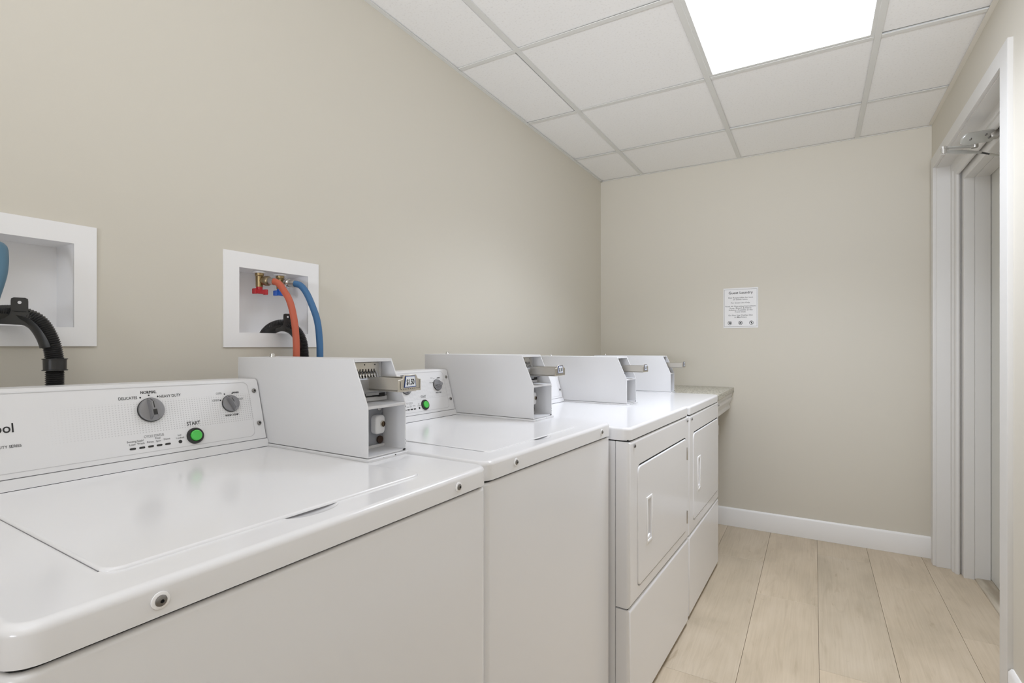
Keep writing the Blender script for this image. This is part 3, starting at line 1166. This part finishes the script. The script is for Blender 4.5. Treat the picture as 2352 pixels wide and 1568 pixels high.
def dryer(label, loc, yaw, W, a_off, zt, lip, split, box, price, s):
    t = thing('clothes_dryer', label, 'dryer', (loc[0], loc[1], 0), R(90 - yaw), 'front-loading dryers in the row')
    t['deck'] = zt
    Dp = 0.72
    # body shell set back behind the front panels
    bm = bmesh.new()
    rbox(bm, a_off + .001, W - .001, .047, Dp, .03, lip - .004, .004, 2)
    rbox(bm, a_off + .012, W - .012, .012, .05, .022, lip - .004, 0, mi=1)
    rbox(bm, a_off + .008, W - .008, .0085, .05, split - .012, split + .012, 0, mi=1)
    rbox(bm, a_off + .006, W - .006, .006, .05, lip - .012, lip + .002, 0, mi=1)
    rbox(bm, a_off + .004, W - .004, .03, Dp - .01, lip - .006, lip + .003, 0, mi=1)
    obj('cabinet', bm, [enam, dark], t, wn=True)
    for (x, y) in ((.05, .08), (W - .05, .08), (.05, Dp - .06), (W - .05, Dp - .06)):
        bm = bmesh.new()
        lathe(bm, [(.02, 0.0003), (.022, .004), (.020, .010), (.008, .012), (.008, .03), (0, .03)], 16, T(x, y, 0))
        obj('foot', bm, black, t)
    deck_top(t, W + .001, Dp, lip, zt, a_off - .001)

    d0, d1, dz0, dz1 = .066 * s, .682 * s, .418, .809
    # front panel with a shallow well for the door
    fp = bmesh.new()
    soft_slab(fp, a_off, W, -.0445, .0, split + .004, lip - .0055, .002, .0012, 0, 1, 1)
    fp.free()
    bm = bmesh.new()
    zA, zB = split + .0025, lip - .0045
    g = bmesh.new()
    bmesh.ops.create_cube(g, size=1)
    for v in g.verts:
        v.co = Vector((a_off + (v.co.x + .5) * (W - a_off), (v.co.y + .5) * .045, zA + (v.co.z + .5) * (zB - zA)))
    es = [e for e in g.edges if abs((e.verts[0].co - e.verts[1].co).normalized().y) < .1 and all(abs(v.co.y) < 1e-6 for v in e.verts)]
    bmesh.ops.bevel(g, geom=es, offset=.011, segments=5, affect='EDGES', profile=.5)
    me = bpy.data.meshes.new('tmp')
    merge(bm, g)
    front = obj('front_panel', bm, [enam], t, wn=False)
    cut = bmesh.new()
    soft_slab(cut, d0 - .0035, d1 + .0035, dz0 - .0035, dz1 + .0058, -.0085, .03, .030, .001, 0, 6, 1, M=axes((0, 0, 0), (1, 0, 0), (0, 0, 1)))
    kk = obj('cutter', cut, enam, t)
    md = front.modifiers.new('b', 'BOOLEAN')
    md.object = kk
    md.solver = 'EXACT'
    bpy.context.view_layer.update()
    me = bpy.data.meshes.new_from_object(front.evaluated_get(bpy.context.evaluated_depsgraph_get()))
    front.modifiers.clear()
    me.shade_smooth()
    me.set_sharp_from_angle(angle=R(35))
    front.data = me
    bpy.data.objects.remove(kk)
    front.modifiers.new('weighted_normal', 'WEIGHTED_NORMAL').keep_sharp = True
    # lower access panel
    bm = bmesh.new()
    g = bmesh.new()
    bmesh.ops.create_cube(g, size=1)
    for v in g.verts:
        v.co = Vector((a_off + (v.co.x + .5) * (W - a_off), (v.co.y + .5) * .045, .014 + (v.co.z + .5) * (split - .0025 - .014)))
    es = [e for e in g.edges if all(abs(v.co.y) < 1e-6 for v in e.verts)]
    bmesh.ops.bevel(g, geom=es, offset=.012, segments=4, affect='EDGES', profile=.5)
    merge(bm, g)
    obj('lower_panel', bm, enam, t, wn=True)
    # door with pull pocket
    bm = bmesh.new()
    soft_slab(bm, d0, d1, dz0, dz1, -.0065, .003, .026, .005, 0, 6, 3, M=axes((0, 0, 0), (1, 0, 0), (0, 0, 1)))
    dr = obj('door', bm, enam, t)
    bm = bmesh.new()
    rbox(bm, d0 + .012, d1 - .010, .0012, .0086, dz1 - .0005, dz1 + .0056)  # dark strip standing in for the shade in the gap above the door
    obj('door_gap_shade', bm, dark, t, smooth=False)
    p0, p1, pz0, pz1 = .147 * s, .208 * s, .532, .689
    cut = bmesh.new()
    rbox(cut, p0 + .008, p1 - .008, -.02, -.0003 + .004, pz0 + .009, pz1 - .009, .004, 2)
    kk = obj('cutter', cut, enam, t)
    md = dr.modifiers.new('b', 'BOOLEAN')
    md.object = kk
    md.solver = 'EXACT'
    bpy.context.view_layer.update()
    me = bpy.data.meshes.new_from_object(dr.evaluated_get(bpy.context.evaluated_depsgraph_get()))
    dr.modifiers.clear()
    me.shade_smooth()
    me.set_sharp_from_angle(angle=R(35))
    dr.data = me
    bpy.data.objects.remove(kk)
    dr.modifiers.new('weighted_normal', 'WEIGHTED_NORMAL').keep_sharp = True
    bm = bmesh.new()
    for (a, b, c, d) in ((p0, p0 + .009, pz0, pz1), (p1 - .009, p1, pz0, pz1), (p0 + .008, p1 - .008, pz0, pz0 + .010), (p0 + .008, p1 - .008, pz1 - .010, pz1)):
        rbox(bm, a, b, -.0055, -.002, c, d, .0015, 2)
    prism(bm, [(p0 + .010, pz0 + .009), (p1 - .014, pz0 + .009), (p1 - .020, pz0 + .026), (p0 + .012, pz0 + .020)], 1, -.004, .002, r=.002)
    obj('door_pull', bm, pvc, dr)
    for z in (dz1 - .066, dz0 + .056):
        bm = bmesh.new()
        rbox(bm, d1 - .0045, d1 + .0085, -.0035, .004, z - .026, z + .026, .001, 1)
        lathe(bm, [(.003, -.026), (.0032, -.025), (.0032, .025), (.003, .026)], 10, T(d1 + .001, -.0035, z))
        quad(bm, axes((d1 + .0046, -.0038, z), (1, 0, 0), (0, 0, 1)), -.002, .002, -.016, .016, 1)
        obj('hinge', bm, [steel, dark], dr)
    for a in (.038, .676 + .022):
        screw(t, (a * s, -.0003, lip - .022), (0, -1, 0), .0062, False)
    console(t, box[0] - .002, .538, zt, False, False)
    coin_box(t, box[0], box[1], box[2], price)
    return t


dryer('white dryer next to the second washer, its whole door and coin slide showing',
      (-.498, 1.584), 2.4, .722, -.008, .9430, .9035, .373, (.590, .709, .2285), '$1.50', 1.0)
dryer('white dryer farthest from the camera, beside the speckled counter',
      (-.471, 2.346), 1.5, .672, -.012, .9350, .8985, .366, (.605, .684, .242), '$1.50', .955)

# ------------------------------------------------------------------ counter between the last dryer and the end wall
t = thing('counter', 'speckled grey-green counter top on a white apron between the last dryer and the end wall', 'counter', (-.93, 3.40, 0))
Mc = T(.93, -3.40, 0)
bm = bmesh.new()
rbox(bm, XL + .001, -.462, 3.075, YB - .001, .893, .9265, .003, 2)
obj('counter_top', bm, granite, t, M=T(.93, -3.40, 0))
bm = bmesh.new()
prof = [(-.500, .8925), (-.474, .8925), (-.474, .872), (-.479, .866), (-.4745, .862), (-.473, .852), (-.476, .842), (-.485, .826), (-.491, .812), (-.488, .803), (-.486, .790), (-.490, .783), (-.500, .783)]
prism(bm, prof, 1, 3.078, YB - .001)
obj('apron', bm, trim_m, t, M=T(.93, -3.40, 0), sharp=40)
bm = bmesh.new()
rbox(bm, XL + .015, -.50, 3.69, YB - .001, .80, .8925, .001, 1)
rbox(bm, XL + .001, XL + .03, 3.08, 3.69, .80, .8925, .001, 1)
obj('cleat', bm, trim_m, t, M=T(.93, -3.40, 0), smooth=False)

# ------------------------------------------------------------------ washer supply boxes in the wall
HOSE = {}


def supply_box(y0, y1, z0, z1, iy0, iy1, iz0, iz1, label):
    yc, zc = (y0 + y1) / 2, (z0 + z1) / 2
    t = thing('supply_box', label, 'wall box', (XL, yc, zc), 0, 'washer supply boxes in the wall')
    M = T(-XL, -yc, -zc)
    bm = bmesh.new()
    fx = XL + .005
    # face frame
    for (a, b, c, d) in ((y0, iy0, z0, z1), (iy1, y1, z0, z1), (iy0, iy1, z0, iz0), (iy0, iy1, iz1, z1)):
        rbox(bm, XL + .0003, fx, a, b, c, d)
    bmesh.ops.remove_doubles(bm, verts=bm.verts, dist=1e-5)
    obj('frame', bm, pvc, t, M=M, smooth=False)
    bm = bmesh.new()
    xb = XL - .088
    th = .0015
    rbox(bm, xb - th, xb, iy0 - th, iy1 + th, iz0 - th, iz1 + th)
    rbox(bm, xb, XL + .001, iy0 - th, iy0, iz0 - th, iz1 + th)
    rbox(bm, xb, XL + .001, iy1, iy1 + th, iz0 - th, iz1 + th)
    rbox(bm, xb, XL + .001, iy0, iy1, iz0 - th, iz0)
    rbox(bm, xb, XL + .001, iy0, iy1, iz1, iz1 + th)
    obj('recess', bm, pvc, t, M=M, smooth=False)
    return t, M


def valve(t, M, x, y, ztop, cm, hm):
    """brass stop valve hanging from the top of the box, outlet to the front"""
    bm = bmesh.new()
    lathe(bm, [(0, .001), (.019, .001), (.019, .004), (.016, .0055), (.012, .0055)], 24, T(x, y, ztop) @ Matrix.Diagonal((1, 1, -1, 1)))
    obj('escutcheon', bm, pvc, t, M=M)
    bm = bmesh.new()
    lathe(bm, [(0, -.046), (.010, -.046), (.0105, -.020), (.0105, -.014), (.0125, -.012), (.0125, -.005), (.0105, -.004), (0, -.004)], 20, T(x, y, ztop))
    out = axes((x, y, ztop - .026), (0, 0, 1), Vector((1, .30, 0)).cross(Vector((0, 0, 1))) * -1)
    d = Vector((1, .42, -.05)).normalized()
    up = Vector((0, 0, 1))
    ex = up.cross(d).normalized()
    out = axes((x, y, ztop - .027), ex, d.cross(ex))
    lathe(bm, [(0, 0), (.0085, .0), (.0085, .012), (.0125, .013), (.0125, .020), (0, .020)], 20, out)
    v = obj('valve', bm, brass, t, M=M)
    bm = bmesh.new()
    lathe(bm, [(0, 0.018), (.0140, .0185), (.0148, .021), (.0148, .029), (.0135, .0315), (.0085, .0315), (.0085, .036), (0, .036)], 20, out)
    obj('hose_coupling', bm, cm, v, M=M)
    bm = bmesh.new()
    lathe(bm, [(0, -.062), (.008, -.062), (.009, -.060), (.009, -.046), (0, -.046)], 16, T(x, y, ztop))
    rbox(bm, x - .007, x + .007, y - .015, y + .020, ztop - .066, ztop - .053, .0015, 1)
    for s in (-1, 1):
        rbox(bm, x - .008, x + .008, y + s * .0175 - .004 + .0025, y + s * .0175 + .004 + .0025, ztop - .0675, ztop - .0515, .0015, 1)
    obj('valve_handle', bm, hm, v, M=M)
    return out


def corrugated(pts, r, label, cuff=None, bracket=None, name='drain_hose'):
    t = thing(name, label, 'hose', pts[-1], 0, 'black corrugated drain hoses')
    M = Matrix.Translation(-Vector(pts[-1]))
    P = resample(catmull(pts, 24), .0010)
    bm = bmesh.new()
    pr = [0.84, 0.93, 1.0, 0.93]
    tube(bm, P, lambda i: r * pr[i % 4], 14)
    obj('corrugated_tube', bm, black, t, M=M, sharp=80)
    if cuff:
        k = min(range(len(P)), key=lambda i: (P[i] - Vector(cuff)).length)
        bm = bmesh.new()
        d = (P[k + 6] - P[k - 6]).normalized()
        ex = d.orthogonal().normalized()
        lathe(bm, [(r * .9, -.013), (r * 1.28, -.013), (r * 1.28, -.0115), (r * 1.17, -.011), (r * 1.15, .009), (r * 1.28, .0095), (r * 1.28, .011), (r * .9, .011)], 28, axes(P[k], ex, d.cross(ex)))
        obj('cuff', bm, black, t, M=M)
    if bracket:
        i0, i1, tab = bracket
        Q = P[int(len(P) * i0):int(len(P) * i1)]
        fr = frames(Q)
        bm = bmesh.new()
        rows = []
        mid = Vector(tab)
        for q, (p, (tt, u, v)) in enumerate(zip(Q, fr)):
            nz = Vector((0, 0, 1))
            nz = (nz - tt * nz.dot(tt))
            # direction away from the bend's inside
            ctr = Vector((p.x * .4 + mid.x * .6, p.y * .35 + mid.y * .65, mid.z - .11))
            outd = (p - ctr)
            outd = (outd - tt * outd.dot(tt)).normalized()
            sd = tt.cross(outd)
            row = []
            for rad in (r * 1.06, r * 1.20):
                for an in range(-80, 81, 20):
                    row.append(bm.verts.new(p + (-outd * math.cos(R(an)) + sd * math.sin(R(an))) * rad))
            rows.append(row)
        m = 9
        for A, B in zip(rows, rows[1:]):
            for k in range(m - 1):
                bm.faces.new((A[k], B[k], B[k + 1], A[k + 1]))
                bm.faces.new((A[m + k + 1], B[m + k + 1], B[m + k], A[m + k]))
            bm.faces.new((A[0], A[m], B[m], B[0]))
            bm.faces.new((A[m - 1], B[m - 1], B[2 * m - 1], A[2 * m - 1]))
        for A in (rows[0], rows[-1]):
            for k in range(m - 1):
                bm.faces.new((A[k], A[k + 1], A[m + k + 1], A[m + k]))
        bmesh.ops.recalc_face_normals(bm, faces=bm.faces)
        # tab with a hole, on the room side
        ex = Vector((.35, .94, 0)).normalized()
        Mt = axes(mid + Vector((.004, -.002, 0)), ex, (0, 0, 1))
        n = 24
        g = bmesh.new()
        hw, hh = .0125, .014
        ring, hole = [], []
        for k in range(n):
            an = 2 * math.pi * k / n
            c, s = math.cos(an), math.sin(an)
            f = min(hw / max(abs(c), 1e-6), hh / max(abs(s), 1e-6))
            f = min(f, math.hypot(hw, hh) * .90)
            ring.append((c * f, s * f))
            hole.append((c * .003, s * .003 + .0045))
        for zz in (-.0012, .0012):
            a = [g.verts.new((*p, zz)) for p in ring]
            b = [g.verts.new((*p, zz)) for p in hole]
            for k in range(n):
                g.faces.new((a[k], a[(k + 1) % n], b[(k + 1) % n], b[k]))
        g.verts.ensure_lookup_table()
        for off in (0, n):
            for k in range(n):
                k2 = (k + 1) % n
                g.faces.new((g.verts[off + k], g.verts[off + k2], g.verts[2 * n + off + k2], g.verts[2 * n + off + k]))
        bmesh.ops.recalc_face_normals(g, faces=g.faces)
        merge(bm, g, Mt)
        # strap that joins the tab to the cradle
        prism(bm, [(-.0125, -.012), (.0125, -.012), (.0138, -.019), (.0175, -.026), (.0255, -.034), (.0255, -.040), (-.034, -.038), (-.034, -.031), (-.021, -.027), (-.0145, -.020)], 2, -.0012, .0012, M=Mt)
        obj('hose_guide', bm, black, t, M=M, sharp=40)
    return t


def plain_hose(pts, r, m, label, group=None):
    t = thing('fill_hose', label, 'hose', pts[-1], 0, group)
    M = Matrix.Translation(-Vector(pts[-1]))
    P = resample(catmull(pts, 24), .006)
    bm = bmesh.new()
    tube(bm, P, r, 16)
    obj('rubber_tube', bm, m, t, M=M, sharp=80)
    bm = bmesh.new()
    k = 2
    tube(bm, P[:4], r * 1.12, 16)
    obj('ferrule', bm, steel, t, M=M, sharp=60)
    return t


tB, MB_ = supply_box(.819, 1.132, 1.1975, 1.4665, .863, 1.092, 1.239, 1.423,
                     'white wall box with brass valves and red and blue hoses, between the first two washers')
valve(tB, MB_, -1.43, .947, 1.423, dark_brass, red_h)
valve(tB, MB_, -1.43, 1.016, 1.423, chrome, blue_h)
plain_hose([(-1.4014, .959, 1.3946), (-1.372, .967, 1.388), (-1.350, .972, 1.364), (-1.328, .9765, 1.330), (-1.318, .983, 1.277), (-1.313, .986, 1.219), (-1.312, .986, 1.155), (-1.312, .985, .95), (-1.312, .984, .70)],
           .0098, red_hose, 'orange-red rubber hose curving down from the red-handled valve')
plain_hose([(-1.4014, 1.028, 1.3946), (-1.372, 1.040, 1.390), (-1.352, 1.046, 1.372), (-1.335, 1.053, 1.338), (-1.322, 1.067, 1.281), (-1.317, 1.072, 1.22), (-1.316, 1.073, 1.153), (-1.316, 1.073, .95), (-1.316, 1.073, .70)],
           .0100, blue_hose, 'blue rubber hose curving down beside the orange-red hose')
corrugated([(-1.446, .962, 1.195), (-1.438, .964, 1.222), (-1.425, .968, 1.243), (-1.402, .976, 1.259), (-1.375, .990, 1.2645), (-1.350, 1.007, 1.251), (-1.335, 1.02, 1.22), (-1.332, 1.026, 1.174), (-1.332, 1.027, 1.10), (-1.332, 1.027, .90), (-1.332, 1.027, .70)],
           .0165, 'black corrugated drain hose hooked over the wall box that has the brass valves', None, (.05, .30, (-1.358, .990, 1.283)))
tA, MA_ = supply_box(.216, .529, 1.2, 1.4665, .260, .488, 1.2415, 1.4245,
                     'white wall box cut off by the left edge of the photo, above the nearest console')
valve(tA, MA_, -1.43, .335, 1.4245, chrome, blue_h)
plain_hose([(-1.4014, .347, 1.396), (-1.372, .3605, 1.394), (-1.350, .3585, 1.376), (-1.325, .350, 1.338), (-1.315, .338, 1.295), (-1.31, .320, 1.228), (-1.31, .308, 1.173), (-1.31, .300, .95), (-1.31, .300, .70)],
           .0110, mat('slate_blue_hose', (0.075, 0.17, 0.25), 0.45), 'slate-blue rubber hose at the left edge of the photo, inside the cut-off wall box')
corrugated([(-1.440, .322, 1.243), (-1.418, .338, 1.254), (-1.395, .354, 1.262), (-1.375, .370, 1.2655), (-1.355, .387, 1.2635), (-1.34, .409, 1.25), (-1.33, .424, 1.218), (-1.328, .432, 1.178), (-1.328, .433, 1.143), (-1.328, .433, 1.05), (-1.328, .433, .90), (-1.328, .433, .70)],
           .0160, 'black corrugated drain hose with a cuff, bent over the edge of the cut-off wall box', (-1.328, .432, 1.162), (.03, .285, (-1.342, .384, 1.281)))
